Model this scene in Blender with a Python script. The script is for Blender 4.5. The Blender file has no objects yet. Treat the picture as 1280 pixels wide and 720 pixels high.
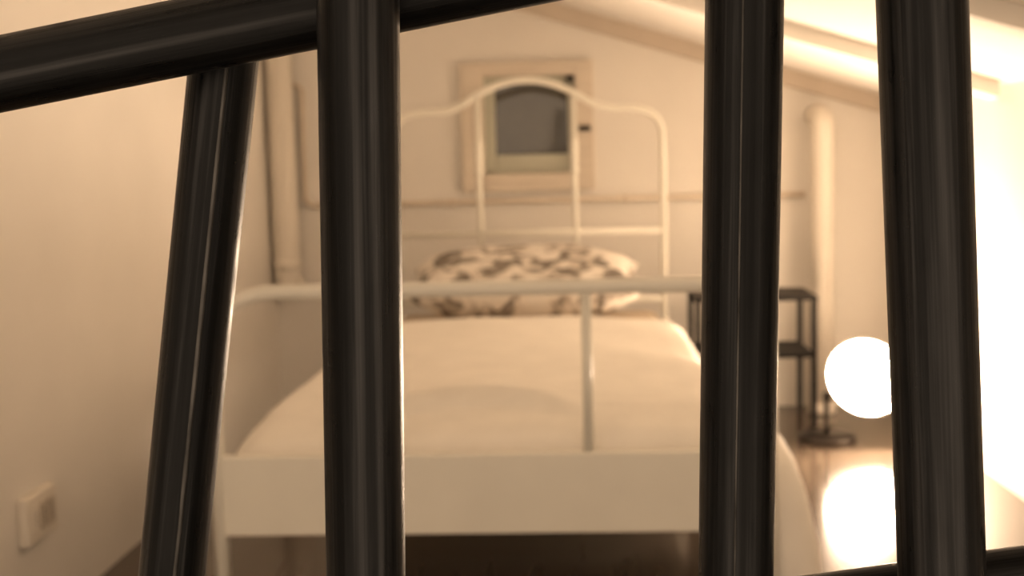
import bpy, bmesh, math, random
from mathutils import Vector, Matrix, noise
random.seed(7)
S = bpy.context.scene
C = S.collection
PI = math.pi

# ------------------------------------------------------------------ camera
PITCH, YAW, ROLL = math.radians(6.0), math.radians(2.9), math.radians(1.45)
fw = Vector((-math.sin(YAW)*math.cos(PITCH), math.cos(YAW)*math.cos(PITCH), -math.sin(PITCH)))
rt = fw.cross(Vector((0, 0, 1))).normalized()
up = rt.cross(fw)
r2 = rt*math.cos(ROLL) - up*math.sin(ROLL)
u2 = up*math.cos(ROLL) + rt*math.sin(ROLL)
cam_d = bpy.data.cameras.new('camera')
cam = bpy.data.objects.new('camera', cam_d)
C.objects.link(cam)
m = Matrix((r2, u2, -fw)).transposed().to_4x4()
m.translation = (0, 0, .956)
cam.matrix_world = m
cam_d.sensor_width = 36
cam_d.lens = 1533/1280*36
cam_d.clip_start = .01
cam_d.dof.use_dof = True
cam_d.dof.focus_distance = .42
cam_d.dof.aperture_fstop = 15
S.camera = cam

# ------------------------------------------------------------------ world, exposure
w = bpy.data.worlds.new('world')
S.world = w
w.use_nodes = True
w.node_tree.nodes['Background'].inputs[0].default_value = (1.0, .74, .52, 1)      # the lit house beyond the open end of the room
w.node_tree.nodes['Background'].inputs[1].default_value = 1.65
S.view_settings.view_transform = 'Standard'
S.view_settings.look = 'None'
S.view_settings.gamma = 1
S.view_settings.use_curve_mapping = False
S.view_settings.exposure = 0.0
LAMP = 280.0                       # radiance of the glowing lamp head
LAMP_COL = (1.0, .735, .51, 1)

# ------------------------------------------------------------------ materials
def mat(name, col, rough=.6, metal=0., noise_scale=0, amount=.1, bump=0., bump_scale=80, stretch=(1, 1, 1), spec=.5, **kw):
    m = bpy.data.materials.new(name)
    m.use_nodes = True
    nt = m.node_tree
    b = nt.nodes['Principled BSDF']
    b.inputs['Base Color'].default_value = (*col, 1)
    b.inputs['Roughness'].default_value = rough
    b.inputs['Metallic'].default_value = metal
    b.inputs['Specular IOR Level'].default_value = spec
    for k, v in kw.items():
        b.inputs[k.replace('_', ' ')].default_value = v
    tc = nt.nodes.new('ShaderNodeTexCoord')
    mp = nt.nodes.new('ShaderNodeMapping')
    mp.inputs['Scale'].default_value = stretch
    nt.links.new(tc.outputs['Object'], mp.inputs[0])
    if noise_scale:
        n = nt.nodes.new('ShaderNodeTexNoise')
        n.inputs['Scale'].default_value = noise_scale
        n.inputs['Detail'].default_value = 4
        nt.links.new(mp.outputs[0], n.inputs['Vector'])
        r = nt.nodes.new('ShaderNodeValToRGB')
        r.color_ramp.elements[0].position = .3
        r.color_ramp.elements[1].position = .7
        r.color_ramp.elements[0].color = (*[c*(1-amount) for c in col], 1)
        r.color_ramp.elements[1].color = (*[min(1, c*(1+amount)) for c in col], 1)
        nt.links.new(n.outputs['Fac'], r.inputs[0])
        nt.links.new(r.outputs[0], b.inputs['Base Color'])
    if bump:
        n2 = nt.nodes.new('ShaderNodeTexNoise')
        n2.inputs['Scale'].default_value = bump_scale
        n2.inputs['Detail'].default_value = 3
        nt.links.new(mp.outputs[0], n2.inputs['Vector'])
        bp = nt.nodes.new('ShaderNodeBump')
        bp.inputs['Strength'].default_value = bump
        bp.inputs['Distance'].default_value = .004
        nt.links.new(n2.outputs['Fac'], bp.inputs['Height'])
        nt.links.new(bp.outputs[0], b.inputs['Normal'])
    return m

def steel_mat():
    m = bpy.data.materials.new('raw_steel')
    m.use_nodes = True
    nt = m.node_tree
    L = nt.links.new
    b = nt.nodes['Principled BSDF']
    tc = nt.nodes.new('ShaderNodeTexCoord')
    oi = nt.nodes.new('ShaderNodeObjectInfo')
    ad = nt.nodes.new('ShaderNodeVectorMath')
    ad.operation = 'ADD'
    L(tc.outputs['Object'], ad.inputs[0])
    L(oi.outputs['Random'], ad.inputs[1])
    def streak(scale, detail, distort=0., rough=.55):
        mp = nt.nodes.new('ShaderNodeMapping')
        mp.inputs['Scale'].default_value = scale
        L(ad.outputs[0], mp.inputs[0])
        n = nt.nodes.new('ShaderNodeTexNoise')
        n.inputs['Scale'].default_value = 1
        n.inputs['Detail'].default_value = detail
        n.inputs['Roughness'].default_value = rough
        n.inputs['Distortion'].default_value = distort
        L(mp.outputs[0], n.inputs['Vector'])
        return n
    wide = streak((170, 170, 2.2), 3)
    fine = streak((900, 900, 14), 5, .3)
    spots = streak((260, 260, 60), 4)
    r = nt.nodes.new('ShaderNodeValToRGB')
    e = r.color_ramp.elements
    e[0].position, e[0].color = .30, (.0055, .0057, .0058, 1)
    e[1].position, e[1].color = .72, (.044, .045, .047, 1)
    x = e.new(.5)
    x.color = (.0115, .012, .0125, 1)
    mx = nt.nodes.new('ShaderNodeMix')
    mx.data_type = 'FLOAT'
    mx.inputs[0].default_value = .2
    L(wide.outputs['Fac'], mx.inputs[2])
    L(fine.outputs['Fac'], mx.inputs[3])
    L(mx.outputs[0], r.inputs[0])
    L(r.outputs[0], b.inputs['Base Color'])
    b.inputs['Metallic'].default_value = .8
    b.inputs['Specular IOR Level'].default_value = .12
    mr = nt.nodes.new('ShaderNodeMapRange')
    mr.inputs['From Min'].default_value = .3
    mr.inputs['From Max'].default_value = .7
    mr.inputs['To Min'].default_value = .24
    mr.inputs['To Max'].default_value = .48
    L(spots.outputs['Fac'], mr.inputs[0])
    L(mr.outputs[0], b.inputs['Roughness'])
    bp = nt.nodes.new('ShaderNodeBump')
    bp.inputs['Strength'].default_value = .25
    bp.inputs['Distance'].default_value = .0006
    L(fine.outputs['Fac'], bp.inputs['Height'])
    L(bp.outputs[0], b.inputs['Normal'])
    return m

def pillow_mat():
    m = mat('leaf_print_cotton', (.78, .70, .60), .9)
    nt = m.node_tree
    L = nt.links.new
    b = nt.nodes['Principled BSDF']
    tc = nt.nodes.new('ShaderNodeTexCoord')
    mp = nt.nodes.new('ShaderNodeMapping')
    mp.inputs['Scale'].default_value = (1, 1.5, 1)
    mp.inputs['Rotation'].default_value = (0, 0, .6)
    L(tc.outputs['Object'], mp.inputs[0])
    n = nt.nodes.new('ShaderNodeTexNoise')
    n.inputs['Scale'].default_value = 14
    n.inputs['Detail'].default_value = 2.5
    n.inputs['Distortion'].default_value = .9
    L(mp.outputs[0], n.inputs['Vector'])
    r = nt.nodes.new('ShaderNodeValToRGB')
    e = r.color_ramp.elements
    e[0].position, e[0].color = .40, (.22, .19, .16, 1)
    e[1].position, e[1].color = .54, (.84, .78, .70, 1)
    x = e.new(.47)
    x.color = (.50, .44, .37, 1)
    L(n.outputs['Fac'], r.inputs[0])
    L(r.outputs[0], b.inputs['Base Color'])
    return m

def wood_mat():
    m = bpy.data.materials.new('varnished_wood_floor')
    m.use_nodes = True
    nt = m.node_tree
    L = nt.links.new
    b = nt.nodes['Principled BSDF']
    tc = nt.nodes.new('ShaderNodeTexCoord')
    mp = nt.nodes.new('ShaderNodeMapping')
    mp.inputs['Scale'].default_value = (14, 1.2, 1)
    L(tc.outputs['Object'], mp.inputs[0])
    n = nt.nodes.new('ShaderNodeTexNoise')
    n.inputs['Scale'].default_value = 2.2
    n.inputs['Detail'].default_value = 6
    L(mp.outputs[0], n.inputs['Vector'])
    r = nt.nodes.new('ShaderNodeValToRGB')
    e = r.color_ramp.elements
    e[0].position, e[0].color = .3, (.075, .055, .040, 1)
    e[1].position, e[1].color = .7, (.11, .084, .062, 1)
    L(n.outputs['Fac'], r.inputs[0])
    L(r.outputs[0], b.inputs['Base Color'])
    b.inputs['Roughness'].default_value = .5
    b.inputs['Specular IOR Level'].default_value = 0
    b.inputs['Coat Weight'].default_value = 1
    b.inputs['Coat Roughness'].default_value = .125
    return m

M = {}
M['wall'] = mat('white_plaster', (.83, .79, .73), .85, noise_scale=3, amount=.03, bump=.25, bump_scale=30)
M['ceil'] = mat('white_ceiling_paint', (.84, .80, .74), .8, noise_scale=4, amount=.03, bump=.2)
M['shade_strip'] = mat('brown_beige_joint_shade', (.60, .52, .43), .8, noise_scale=6, amount=.06)  # darker than the wall: shade at the ceiling joint put into the colour
M['floor'] = wood_mat()
M['steel'] = steel_mat()
M['seam'] = mat('bright_weld_seam', (.055, .054, .052), .5, .9, noise_scale=1, amount=.7, spec=.2, stretch=(300, 300, 45))
M['bedwhite'] = mat('off_white_powder_coat', (.86, .83, .74), .35, noise_scale=8, amount=.03)
M['sheet'] = mat('cream_cotton', (.92, .87, .79), .95, noise_scale=14, amount=.03, bump=.3, bump_scale=60)
M['mattress'] = mat('beige_fitted_sheet', (.58, .48, .36), .95, noise_scale=20, amount=.05)
M['pillow'] = pillow_mat()
M['piping'] = mat('grey_piping', (.36, .31, .25), .9, noise_scale=30, amount=.05)
M['black'] = mat('black_painted_metal', (.014, .013, .012), .6, 0, noise_scale=30, amount=.2, spec=.25)
M['dark'] = mat('dark_lamp_metal', (.05, .042, .036), .35, .6, noise_scale=40, amount=.15)
M['shade'] = mat('white_enamel', (.75, .70, .62), .4, noise_scale=8, amount=.03)
M['pipe'] = mat('white_painted_pipe', (.82, .76, .67), .5, noise_scale=6, amount=.03)
M['conduit'] = mat('beige_conduit', (.70, .61, .50), .55, noise_scale=10, amount=.05)
M['casing'] = mat('beige_window_casing', (.70, .62, .52), .65, noise_scale=9, amount=.05, stretch=(1, 1, 6))
M['sash'] = mat('grey_green_sash_paint', (.50, .50, .41), .5, noise_scale=9, amount=.05)
M['glass'] = mat('night_window_glass', (.075, .069, .054), .06, noise_scale=5, amount=.2, Coat_Weight=.6, Coat_Roughness=.05)
M['iron'] = mat('dark_iron_fitting', (.06, .052, .045), .5, .7, noise_scale=50, amount=.2)
M['plastic'] = mat('white_plastic', (.80, .74, .65), .35, noise_scale=8, amount=.02)
M['module'] = mat('grey_white_plastic_insert', (.55, .49, .41), .4, noise_scale=8, amount=.02)
gl = bpy.data.materials.new('lit_opal_glass')
gl.use_nodes = True
gb = gl.node_tree.nodes['Principled BSDF']
gb.inputs['Base Color'].default_value = (.9, .85, .75, 1)
gb.inputs['Roughness'].default_value = .3
gb.inputs['Emission Color'].default_value = LAMP_COL
gb.inputs['Emission Strength'].default_value = LAMP
M['glow'] = gl

# ------------------------------------------------------------------ helpers
def obj(name, bm, material, parent=None, smooth=False):
    me = bpy.data.meshes.new(name)
    bmesh.ops.recalc_face_normals(bm, faces=bm.faces)
    bm.to_mesh(me)
    bm.free()
    me.materials.append(M[material])
    if smooth:
        for p in me.polygons:
            p.use_smooth = True
    o = bpy.data.objects.new(name, me)
    C.objects.link(o)
    if parent:
        o.parent = parent
    return o

def tag(o, label, cat, group=None):
    o['label'] = label
    o['category'] = cat
    if group:
        o['group'] = group
    return o

def thing(name, label, cat, loc=(0, 0, 0), group=None):
    o = bpy.data.objects.new(name, None)
    o.empty_display_size = .05
    C.objects.link(o)
    o.location = loc
    return tag(o, label, cat, group)

def struct(o):
    o['kind'] = 'structure'
    return o

def box(bm, x0, x1, y0, y1, z0, z1, bevel=0., seg=2):
    ret = bmesh.ops.create_cube(bm, size=1)
    vs = ret['verts']
    for v in vs:
        v.co = Vector(((x0+x1)/2+v.co.x*(x1-x0), (y0+y1)/2+v.co.y*(y1-y0), (z0+z1)/2+v.co.z*(z1-z0)))
    if bevel:
        es = list({e for v in vs for e in v.link_edges})
        bmesh.ops.bevel(bm, geom=es, offset=bevel, segments=seg, profile=.5, affect='EDGES')
    return bm

def nbox(*a, **k):
    return box(bmesh.new(), *a, **k)

def prism(bm, pts, d):
    """polygon (list of 3-D points) extruded by the vector d"""
    d = Vector(d)
    a = [bm.verts.new(p) for p in pts]
    b = [bm.verts.new(Vector(p)+d) for p in pts]
    bm.faces.new(a)
    bm.faces.new(b[::-1])
    n = len(pts)
    for i in range(n):
        bm.faces.new((a[i], b[i], b[(i+1) % n], a[(i+1) % n]))
    return bm

def tube(bm, pts, rad, seg=16):
    """round tube swept along a path; rad is a number or one value per point"""
    pts = [Vector(p) for p in pts]
    n = len(pts)
    R = rad if isinstance(rad, (list, tuple)) else [rad]*n
    t = [(pts[min(i+1, n-1)]-pts[max(i-1, 0)]).normalized() for i in range(n)]
    ref = Vector((0, 1, 0)) if abs(t[0].y) < .9 else Vector((1, 0, 0))
    nx = t[0].cross(ref).normalized()
    rings = []
    for i in range(n):
        nx = (nx - t[i]*nx.dot(t[i])).normalized()
        ny = t[i].cross(nx)
        rings.append([bm.verts.new(pts[i]+(nx*math.cos(2*PI*k/seg)+ny*math.sin(2*PI*k/seg))*R[i]) for k in range(seg)])
    for i in range(n-1):
        for k in range(seg):
            bm.faces.new((rings[i][k], rings[i][(k+1) % seg], rings[i+1][(k+1) % seg], rings[i+1][k]))
    bm.faces.new(rings[0][::-1])
    bm.faces.new(rings[-1])
    return bm

def catmull(P, n=8):
    P = [Vector(p) for p in P]
    Q = [P[0]*2-P[1]]+P+[P[-1]*2-P[-2]]
    out = []
    for i in range(1, len(Q)-2):
        for k in range(n):
            t = k/n
            a, b, c, d = Q[i-1], Q[i], Q[i+1], Q[i+2]
            out.append(.5*((2*b)+(c-a)*t+(2*a-5*b+4*c-d)*t*t+(3*b-a-3*c+d)*t**3))
    out.append(P[-1])
    return out

def fillet(P, r, n=8):
    """polyline with rounded corners"""
    P = [Vector(p) for p in P]
    out = [P[0]]
    for i in range(1, len(P)-1):
        a, b, c = P[i-1], P[i], P[i+1]
        d0, d1 = (a-b).normalized(), (c-b).normalized()
        ang = d0.angle(d1)
        L = min(r/math.tan(ang/2), (a-b).length*.49, (c-b).length*.49)
        p0, p1 = b+d0*L, b+d1*L
        for k in range(n+1):
            t = k/n
            out.append(p0*(1-t)**2+b*2*t*(1-t)+p1*t*t)
    out.append(P[-1])
    return out

def lathe(bm, prof, seg=32):
    """prof: list of (radius, z); closed at both ends when the radius is 0"""
    rings = []
    for r, z in prof:
        if r < 1e-6:
            rings.append([bm.verts.new((0, 0, z))])
        else:
            rings.append([bm.verts.new((r*math.cos(2*PI*k/seg), r*math.sin(2*PI*k/seg), z)) for k in range(seg)])
    for a, b in zip(rings, rings[1:]):
        for k in range(seg):
            k2 = (k+1) % seg
            if len(a) == 1:
                bm.faces.new((a[0], b[k], b[k2]))
            elif len(b) == 1:
                bm.faces.new((a[k], a[k2], b[0]))
            else:
                bm.faces.new((a[k], a[k2], b[k2], b[k]))
    return bm

# ------------------------------------------------------------------ the room
XL, XR, YB, YF = -1.13, 1.21, 4.62, -.15
def zc(x):                                   # underside of the sloping ceiling
    return 1.508-.31*x
T = .08
struct(obj('floor', nbox(XL-T, XR+T, YF-T, YB+T, -.08, 0), 'floor'))
WX0, WX1, WZ0, WZ1 = -.322, .018, .902, 1.262       # window opening
bm = bmesh.new()
d = (0, T, 0)
prism(bm, [(XL, YB, 0), (WX0, YB, 0), (WX0, YB, zc(WX0)), (XL, YB, zc(XL))], d)
prism(bm, [(WX1, YB, 0), (XR, YB, 0), (XR, YB, zc(XR)), (WX1, YB, zc(WX1))], d)
prism(bm, [(WX0, YB, 0), (WX1, YB, 0), (WX1, YB, WZ0), (WX0, YB, WZ0)], d)
prism(bm, [(WX0, YB, WZ1), (WX1, YB, WZ1), (WX1, YB, zc(WX1)), (WX0, YB, zc(WX0))], d)
struct(obj('wall_back', bm, 'wall'))
struct(obj('wall_left', nbox(XL-T, XL, YF-T, YB+T, 0, zc(XL-T)), 'wall'))
struct(obj('wall_right', nbox(XR, XR+T, YF-T, YB+T, 0, zc(XR)+.01), 'wall'))
ce = struct(obj('ceiling', prism(bmesh.new(), [(XL-T, YF-T, zc(XL-T)), (XR+T, YF-T, zc(XR+T)), (XR+T, YF-T, zc(XR+T)+T), (XL-T, YF-T, zc(XL-T)+T)], (0, YB-YF+2*T, 0)), 'ceil'))
for y in (3.5, 2.5, 1.45):                  # shallow rafters running down the slope
    h = .048
    x0, x1 = XL, XR-.02
    obj('rafter', prism(bmesh.new(), [(x0, y, zc(x0)-h), (x1, y, zc(x1)-h), (x1, y, zc(x1)+.01), (x0, y, zc(x0)+.01)], (0, .085, 0)), 'ceil', ce)
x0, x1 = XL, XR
tr = struct(obj('shade_strip_1', prism(bmesh.new(), [(x0, YB-.03, zc(x0)-.062), (x1, YB-.03, zc(x1)-.062), (x1, YB-.03, zc(x1)), (x0, YB-.03, zc(x0))], (0, .03, 0)), 'shade_strip'))  # added strip, its darker colour stands for the shade band below the ceiling

# window
wn = bpy.data.objects.new('window_1', None)
wn.empty_display_size = .05
wn.location = ((WX0+WX1)/2, YB, WZ0)
C.objects.link(wn)
struct(wn)
wo = Vector(wn.location)
def wpart(name, x0, x1, y0, y1, z0, z1, mt, bevel=0., parent=wn):
    o = obj(name, nbox(x0-wo.x, x1-wo.x, y0-wo.y, y1-wo.y, z0-wo.z, z1-wo.z, bevel=bevel), mt, parent)
    return o
OX0, OX1, OZ0, OZ1 = -.408, .086, .836, 1.314
cy0, cy1 = YB-.028, YB+.004
wpart('casing_jamb', OX0, WX0, cy0, cy1, OZ0, OZ1, 'casing', .004)
wpart('casing_jamb', WX1, OX1, cy0, cy1, OZ0, OZ1, 'casing', .004)
wpart('casing_head', WX0, WX1, cy0, cy1, WZ1, OZ1, 'casing', .004)
wpart('casing_sill', WX0, WX1, cy0-.006, cy1, OZ0, WZ0, 'casing', .004)
sy0, sy1 = YB+.012, YB+.05
GX0, GX1, GZ0, GZ1 = -.282, -.010, .972, 1.234
wpart('sash_stile', WX0, GX0, sy0, sy1, WZ0, WZ1, 'sash', .004)
wpart('sash_stile', GX1, WX1, sy0, sy1, WZ0, WZ1, 'sash', .004)
wpart('sash_rail', GX0, GX1, sy0, sy1, GZ1, WZ1, 'sash', .004)
wpart('sash_rail', GX0, GX1, sy0, sy1, WZ0, GZ0, 'sash', .004)
wpart('pane', GX0, GX1, YB+.028, YB+.034, GZ0, GZ1, 'glass')
lt = wpart('latch', .030, .074, cy0-.012, cy0+.001, 1.052, 1.072, 'iron', .003)
wpart('hinge', -.012, .016, YB-.012, YB+.014, 1.238, 1.258, 'iron', .003)

# ------------------------------------------------------------------ steel railing
rl = thing('steel_railing', 'dark raw steel tube railing close in front of the bed', 'railing', (0, .44, 0))
def bar(name, p0, p1, dia):
    """straight tube whose local Z is its axis"""
    p0, p1 = Vector(p0), Vector(p1)
    L = (p1-p0).length
    bm = bmesh.new()
    r = dia/2
    lathe(bm, [(0, 0), (r-.002, 0), (r, .002), (r, L-.002), (r-.002, L), (0, L)], 64)
    o = obj(name, bm, 'steel', rl, True)
    o.rotation_mode = 'QUATERNION'
    o.rotation_quaternion = (p1-p0).to_track_quat('Z', 'Y')
    o.location = p0-Vector(rl.location)
    md = o.modifiers.new('edges', 'EDGE_SPLIT')
    md.split_angle = .6
    return o, L
def line_at(a, b, z):
    a, b = Vector(a), Vector(b)
    t = (z-a.z)/(b.z-a.z)
    return a+(b-a)*t
BARS = [((-.1297, .4645, 1.0), (-.1606, .4645, .8), .0259),
        ((-.0690, .407, 1.0), (-.0735, .407, .815), .0271),
        ((.0568, .407, 1.0), (.0530, .407, .815), .0252),
        ((.1135, .407, 1.0), (.1218, .407, .812), .0285)]
TOPZ = 1.30
bars = []
for a, b, dia in BARS:
    o, L = bar('bar', line_at(a, b, 0), line_at(a, b, TOPZ), dia)
    bars.append((o, L, dia))
for (xa, za), (xb, zb), dia in [((-.2044, .9910), (-.0590, 1.0150), .0268), ((.0940, .790), (.1600, .7990), .0268)]:
    s = (zb-za)/(xb-xa)
    bar('rail', (-.62, .4375, za+s*(-.62-xa)), (.56, .4375, za+s*(.56-xa)), dia)
# bright longitudinal weld seam on the leaning bar
def seam(k, ang, wdt, z0, z1):
    o, L, dia = bars[k]
    dv = o.rotation_quaternion.inverted() @ (Vector((0, 0, .956))-Vector((sum(p[0] for p in BARS[k][:2])/2, BARS[k][0][1], .956)))
    ang = math.atan2(dv.y, dv.x)+math.radians(ang)
    bm = bmesh.new()
    r = dia/2
    n = 40
    prev = None
    for i in range(n+1):
        z = z0+(z1-z0)*i/n
        ww = wdt*(.75+.5*noise.noise((z*60, k, 0)))
        row = []
        for q in (-1, -.5, .5, 1):
            a = ang+q*ww/r/2
            rr = r+(.0004 if abs(q) < .9 else -.0002)
            row.append(bm.verts.new((rr*math.cos(a), rr*math.sin(a), z)))
        if prev:
            for j in range(3):
                bm.faces.new((prev[j], prev[j+1], row[j+1], row[j]))
        prev = row
    s = obj('weld_seam', bm, 'seam', o, True)
    return s

# ------------------------------------------------------------------ bed frame
BC, BH, FH = -.157, .482, .503                  # centre and half width
FY, HY = 2.18, 4.34
bed = thing('bed_frame', 'off-white metal bed frame with arched headboard and straight foot rail', 'bed', (BC, (FY+HY)/2, 0))
bo = Vector(bed.location)
def bpt(x, y, z):                      # x relative to the bed centre, y and z in the room
    return Vector((x, y-bo.y, z))
# headboard: one bent tube from floor to floor
half = [(.477, .0), (.477, .5), (.477, .99), (.470, 1.060), (.440, 1.103), (.375, 1.124), (.300, 1.126), (.235, 1.143), (.160, 1.187), (.080, 1.219), (0, 1.231)]
path = [(-x, z) for x, z in half]+[(x, z) for x, z in half[::-1][1:]]
obj('headboard_tube', tube(bmesh.new(), catmull([bpt(x, HY, z) for x, z in path], 8), .0125, 20), 'bedwhite', bed, True)
obj('headboard_crossbar', tube(bmesh.new(), [bpt(-.477, HY, .694), bpt(.477, HY, .694)], .0105, 16), 'bedwhite', bed, True)
for s in (-1, 1):
    sp = obj('headboard_spindle', tube(bmesh.new(), [bpt(s*.168, HY, .45), bpt(s*.168, HY, 1.184)], .0105, 16), 'bedwhite', bed, True)
    zz = [.90, .905, .918, .93, .94, 1.0, 1.012, 1.03]
    rr = [.0108, .0145, .0150, .0118, .0135, .0140, .0128, .0108]
    obj('spindle_sleeve', tube(bmesh.new(), [bpt(s*.168, HY, z) for z in zz], rr, 16), 'bedwhite', sp, True)
obj('headboard_crossbar', tube(bmesh.new(), [bpt(-.477, HY, .45), bpt(.477, HY, .45)], .0105, 16), 'bedwhite', bed, True)
# footboard
fp = fillet([bpt(-FH, FY, 0), bpt(-FH, FY, .727), bpt(FH, FY, .727), bpt(FH, FY, 0)], .125, 14)
obj('footboard_tube', tube(bmesh.new(), fp, .0140, 20), 'bedwhite', bed, True)
for s in (-1, 1):
    obj('footboard_spindle', tube(bmesh.new(), [bpt(s*.178, FY, .41), bpt(s*.178, FY, .727)], .0095, 16), 'bedwhite', bed, True)
obj('footboard_panel', nbox(-FH+.008, FH-.008, FY-.012-bo.y, FY+.012-bo.y, .278, .427, bevel=.004), 'bedwhite', bed)
for s in (-1, 1):
    x = s*(BH-.004)
    obj('side_rail', nbox(x-.010, x+.010, FY+.01-bo.y, HY-.01-bo.y, .285, .385, bevel=.004), 'bedwhite', bed)
    for y in (FY, HY):
        obj('foot_cap', tube(bmesh.new(), [bpt(s*(FH if y == FY else .477), y, 0), bpt(s*(FH if y == FY else .477), y, .03)], .0145, 16), 'bedwhite', bed, True)
for k in range(12):
    y = FY+.12+k*.172
    obj('slat', nbox(-BH+.014, BH-.014, y-bo.y, y+.08-bo.y, .288, .302), 'bedwhite', bed)

# ------------------------------------------------------------------ bedding
mt = nbox(-.455, .455, FY+.03, HY-.03, .303, .418, bevel=.045, seg=5)
mo = obj('mattress', mt, 'mattress', None, True)
mo.location.x = BC
tag(mo, 'mattress in a beige sheet showing between pillow and duvet', 'mattress')

LONG = [(.406, 0), (.470, -.006), (.525, -.030), (.549, -.055), (.571, -.100), (.598, -.205), (.609, -.300), (.612, -.390)]
HANG = [(.406, 0), (.450, -.008), (.476, -.030), (.487, -.060), (.495, -.110), (.501, -.205), (.504, -.300), (.505, -.390)]
def drop(t, fall, ztop):
    P = [(a[0]*fall+b[0]*(1-fall), a[1]*fall+b[1]*(1-fall)) for a, b in zip(LONG, HANG)]
    for a, b in zip(P, P[1:]):
        L = math.hypot(b[0]-a[0], b[1]-a[1])
        if t <= L or b is P[-1]:
            k = min(t/L, 1)
            return a[0]+(b[0]-a[0])*k, ztop+a[1]+(b[1]-a[1])*k
        t -= L
def duvet():
    bm = bmesh.new()
    y0, y1 = FY+.018, 3.90
    NV, NU = 90, 110
    rows = []
    for j in range(NV+1):
        v = j/NV
        yv = y0+(y1-y0)*v
        y = yv
        # cross-section by arc length: left drop, top, right drop
        hl = .10+.02*math.sin(v*7)                       # left drop
        fall = min(1, max(0, 1.22-v/.42))
        fall = fall*fall*(3-2*fall)
        hr = .405                                # right drop, longer towards the foot
        half_w = .476
        top = 2*half_w
        tot = hl+top+hr
        row = []
        for i in range(NU+1):
            s = tot*i/NU - hl - half_w                   # 0 in the middle
            y = y0+(y1-.11-.10*(min(abs(s), half_w)/half_w)**2*(1.0 if s < 0 else .05)-y0)*v
            puff = .022*math.exp(-((v-.55)/.5)**2)
            endr = min(1, v/.035)                        # roll down behind the foot panel
            endh = min(1, (1-v)/.03)
            ztop = .448+puff*(1-(min(abs(s), half_w)/half_w)**2)+.004*noise.noise((s*5, y*4, 1))
            if s < -half_w+.05:
                t = (-half_w+.05-s)
                a = min(t/.07, PI/2)
                x = -half_w+.05-.07*math.sin(a)
                z = ztop-.07*(1-math.cos(a))-max(0, t-.07*PI/2)
            elif s > half_w-.07:
                t = s-(half_w-.07)
                x, z = drop(t, fall, ztop)
                if fall > 0:
                    x += fall*.010*math.sin(y*34+t*4)*min(1, max(0, t-.12)/.12)
                k = max(0, 1-v/.075)                     # the foot corner of the drape curls in behind the post
                x -= .085*(1-math.sqrt(1-k*k))*min(1, t/.12)
            else:
                x, z = s, ztop
            if abs(s) < half_w:                          # shallow lengthwise and foot-end folds
                f = math.exp(-((y-2.36-.05*math.sin(s*4+1))/.026)**2)*math.exp(-((s-.02)/.30)**2)
                z += .012*f
                yc = 2.335+.05*math.cos((s+.05)*7)-.30*(s+.05)**2
                win = 1/(1+math.exp(-(s+.27)/.03))/(1+math.exp((s-.15)/.02))
                z += .016*(1+math.tanh((y-yc)/.007))*math.exp(-max(0, y-yc)/.10)*win
                f2 = math.exp(-((y-2.44-.10*s)/.025)**2)*math.exp(-((s+.08)/.22)**2)
                z -= .016*f2
                z += .006*math.sin(y*11+s*3+2*noise.noise((s*3, y*2, 4)))
            z -= .040*(1-endr)**2+.030*max(0, 1-v/.13)**2
            z -= .018*(1-endh)**2
            row.append(bm.verts.new((x, y, max(z, .02))))
        rows.append(row)
    for j in range(NV):
        for i in range(NU):
            bm.faces.new((rows[j][i], rows[j][i+1], rows[j+1][i+1], rows[j+1][i]))
    return bm
do = obj('duvet', duvet(), 'sheet', None, True)
do.location.x = BC
sd = do.modifiers.new('thickness', 'SOLIDIFY')
sd.thickness = .012
sd.offset = 1
tag(do, 'cream duvet spread over the bed, hanging down its right side', 'duvet')

def pillow_bm(wd, dp, th):
    bm = bmesh.new()
    N = 36
    g = {}
    for side in (1, -1):
        for i in range(N+1):
            for j in range(N+1):
                u, v = i/N*2-1, j/N*2-1
                edge = i in (0, N) or j in (0, N)
                if edge and side < 0:
                    continue
                x = u*wd/2*(1-.07*(1-abs(v)**2)*u*u)
                y = v*dp/2*(1-.07*(1-abs(u)**2)*v*v)*(1-.48*abs(u)**3)
                t = (max(0, 1-u**4)*max(0, 1-v**4))**.55
                z = side*th/2*t*(1+.10*noise.noise((u*2.2, v*2.2, side*3)))+.010*noise.noise((u*4, v*4, 8))*t
                g[(side, i, j)] = bm.verts.new((x, y, z))
    def V(s, i, j):
        return g[(1 if i in (0, N) or j in (0, N) else s, i, j)]
    for s in (1, -1):
        for i in range(N):
            for j in range(N):
                bm.faces.new((V(s, i, j), V(s, i+1, j), V(s, i+1, j+1), V(s, i, j+1)))
    return bm
pl = thing('pillow', 'leaf-print pillow leaning against the arched headboard', 'pillow', (BC-.008, 4.115, .543))
pl.rotation_euler = (math.radians(27), 0, math.radians(-1))
obj('cover', pillow_bm(.775, .36, .165), 'pillow', pl, True)

# ------------------------------------------------------------------ bedside stand
ns = thing('bedside_stand', 'small black metal bedside stand with an open lower shelf', 'nightstand', (.62, 4.33, 0))
hx, hy, hz = .197, .132, .468
for sx in (-1, 1):
    for sy in (-1, 1):
        obj('leg', nbox(sx*hx-.009, sx*hx+.009, sy*hy-.009, sy*hy+.009, 0, hz-.012, bevel=.002), 'black', ns)
obj('top', nbox(-hx-.012, hx+.012, -hy-.012, hy+.012, hz-.016, hz, bevel=.003), 'black', ns)
obj('shelf', nbox(-hx-.004, hx+.004, -hy+.011, hy-.011, .256, .268, bevel=.002), 'black', ns)
for sy in (-1, 1):
    obj('shelf_rail', nbox(-hx, hx, sy*hy-.006, sy*hy+.006, .254, .272, bevel=.002), 'black', ns)

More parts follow.
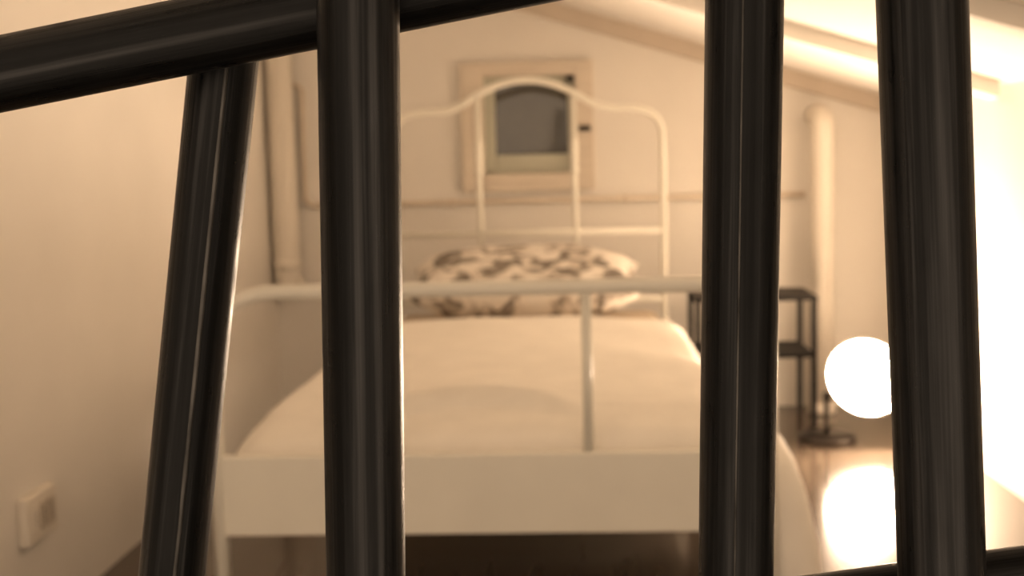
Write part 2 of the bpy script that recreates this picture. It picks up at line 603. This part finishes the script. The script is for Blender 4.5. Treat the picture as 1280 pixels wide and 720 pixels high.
# ------------------------------------------------------------------ glowing lamp on the floor
lp = thing('floor_lamp', 'low lamp with dark round base and glowing white head on the floor', 'lamp', (.832, 4.065, 0))
obj('base', lathe(bmesh.new(), [(0, 0), (.092, 0), (.095, .004), (.095, .012), (.088, .018), (.02, .022), (0, .022)], 48), 'dark', lp, True)
stem = obj('stem', tube(bmesh.new(), [(0, 0, .018), (0, 0, .135)], .0085, 16), 'dark', lp, True)
obj('joint', lathe(bmesh.new(), [(0, .128), (.010, .130), (.0145, .138), (.0145, .152), (.010, .160), (0, .162)], 20), 'dark', lp, True)
head_c = Vector((.122, -.04, .214))
ax = Vector((.05, -.89, .45)).normalized()                 # the head looks forward, up and to the right
neck = head_c-ax*.115
obj('arm', tube(bmesh.new(), catmull([(0, 0, .145), tuple(neck*.5+Vector((0, .004, .075))), tuple(neck)], 6), .0065, 12), 'dark', lp, True)
q = ax.to_track_quat('Z', 'Y')
def place(o):
    o.rotation_mode = 'QUATERNION'
    o.rotation_quaternion = q
    o.location = head_c
    return o
R = .134
sh = place(obj('shade', lathe(bmesh.new(), [(0, -.118), (.030, -.118), (.040, -.110), (.052, -.085), (.085, -.045), (.118, -.014), (R, .004), (R-.004, .006), (.112, -.010), (.080, -.039), (.047, -.079), (0, -.100)], 48), 'shade', lp, True))
place(obj('diffuser', lathe(bmesh.new(), [(0, -.012), (R-.012, -.004), (R-.006, .002), (R-.03, .012), (R-.07, .019), (0, .023)], 48), 'glow', lp, True))

# ------------------------------------------------------------------ pipes
pp = thing('corner_pipe', 'thick white vertical pipe in the left corner beside the arched headboard', 'pipe', (-1.072, 4.535, 0))
obj('pipe_body', tube(bmesh.new(), fillet([(0, .083, .50), (0, 0, .50), (0, 0, zc(-1.072)-.02)], .055, 10), .048, 32), 'pipe', pp, True)
obj('collar', tube(bmesh.new(), [(0, 0, .565), (0, 0, .57), (0, 0, .60), (0, 0, .605)], [.048, .053, .053, .048], 32), 'pipe', pp, True)
rp = thing('vent_pipe', 'thick white pipe behind the bedside stand, bending into the wall', 'pipe', (.905, 4.50, 0))
obj('pipe_body', tube(bmesh.new(), fillet([(0, 0, 0), (0, 0, 1.085), (0, .118, 1.085)], .06, 10), .041, 32), 'pipe', rp, True)
obj('collar', tube(bmesh.new(), [(0, 0, .0), (0, 0, .03), (0, 0, .035)], [.05, .05, .043], 32), 'pipe', rp, True)
cdt = fillet([(-1.075, YB-.016, 1.252), (-1.003, YB-.016, 1.252), (-1.008, YB-.016, .799), (.862, YB-.016, .799)], .045, 10)
cn = thing('conduit', 'thin beige conduit running along the back wall behind the headboard', 'conduit', (-.1, YB-.005, .799))
co = obj('conduit_run', tube(bmesh.new(), [Vector(p)-Vector(cn.location) for p in cdt], .0095, 12), 'conduit', cn, True)
for x in (-.75, -.45, .2, .62):
    obj('clip', nbox(x+.1-.008, x+.1+.008, -.0225, 0, -.013, .013, bevel=.003), 'conduit', cn)

# ------------------------------------------------------------------ wall socket on the left wall
so = thing('wall_socket', 'white plastic wall socket low on the left wall', 'socket', (XL, 2.43, .197))
obj('plate', nbox(0, .022, -.072, .072, 0, .102, bevel=.006, seg=3), 'plastic', so)
for k, y in enumerate((-.036, .0, .036)):
    md = obj('module', nbox(.0215, .0255, y-.0165, y+.0165, .022, .080, bevel=.002), 'module' if k else 'plastic', so)
    for z in (.040, .051, .062):
        hb = bmesh.new()
        tube(hb, [(.0250, y, z), (.0262, y, z)], .0028, 10)
        obj('hole', hb, 'iron', md)
seam(0, 4, .0028, .55, 1.25)
seam(2, -2, .0012, .55, 1.25)
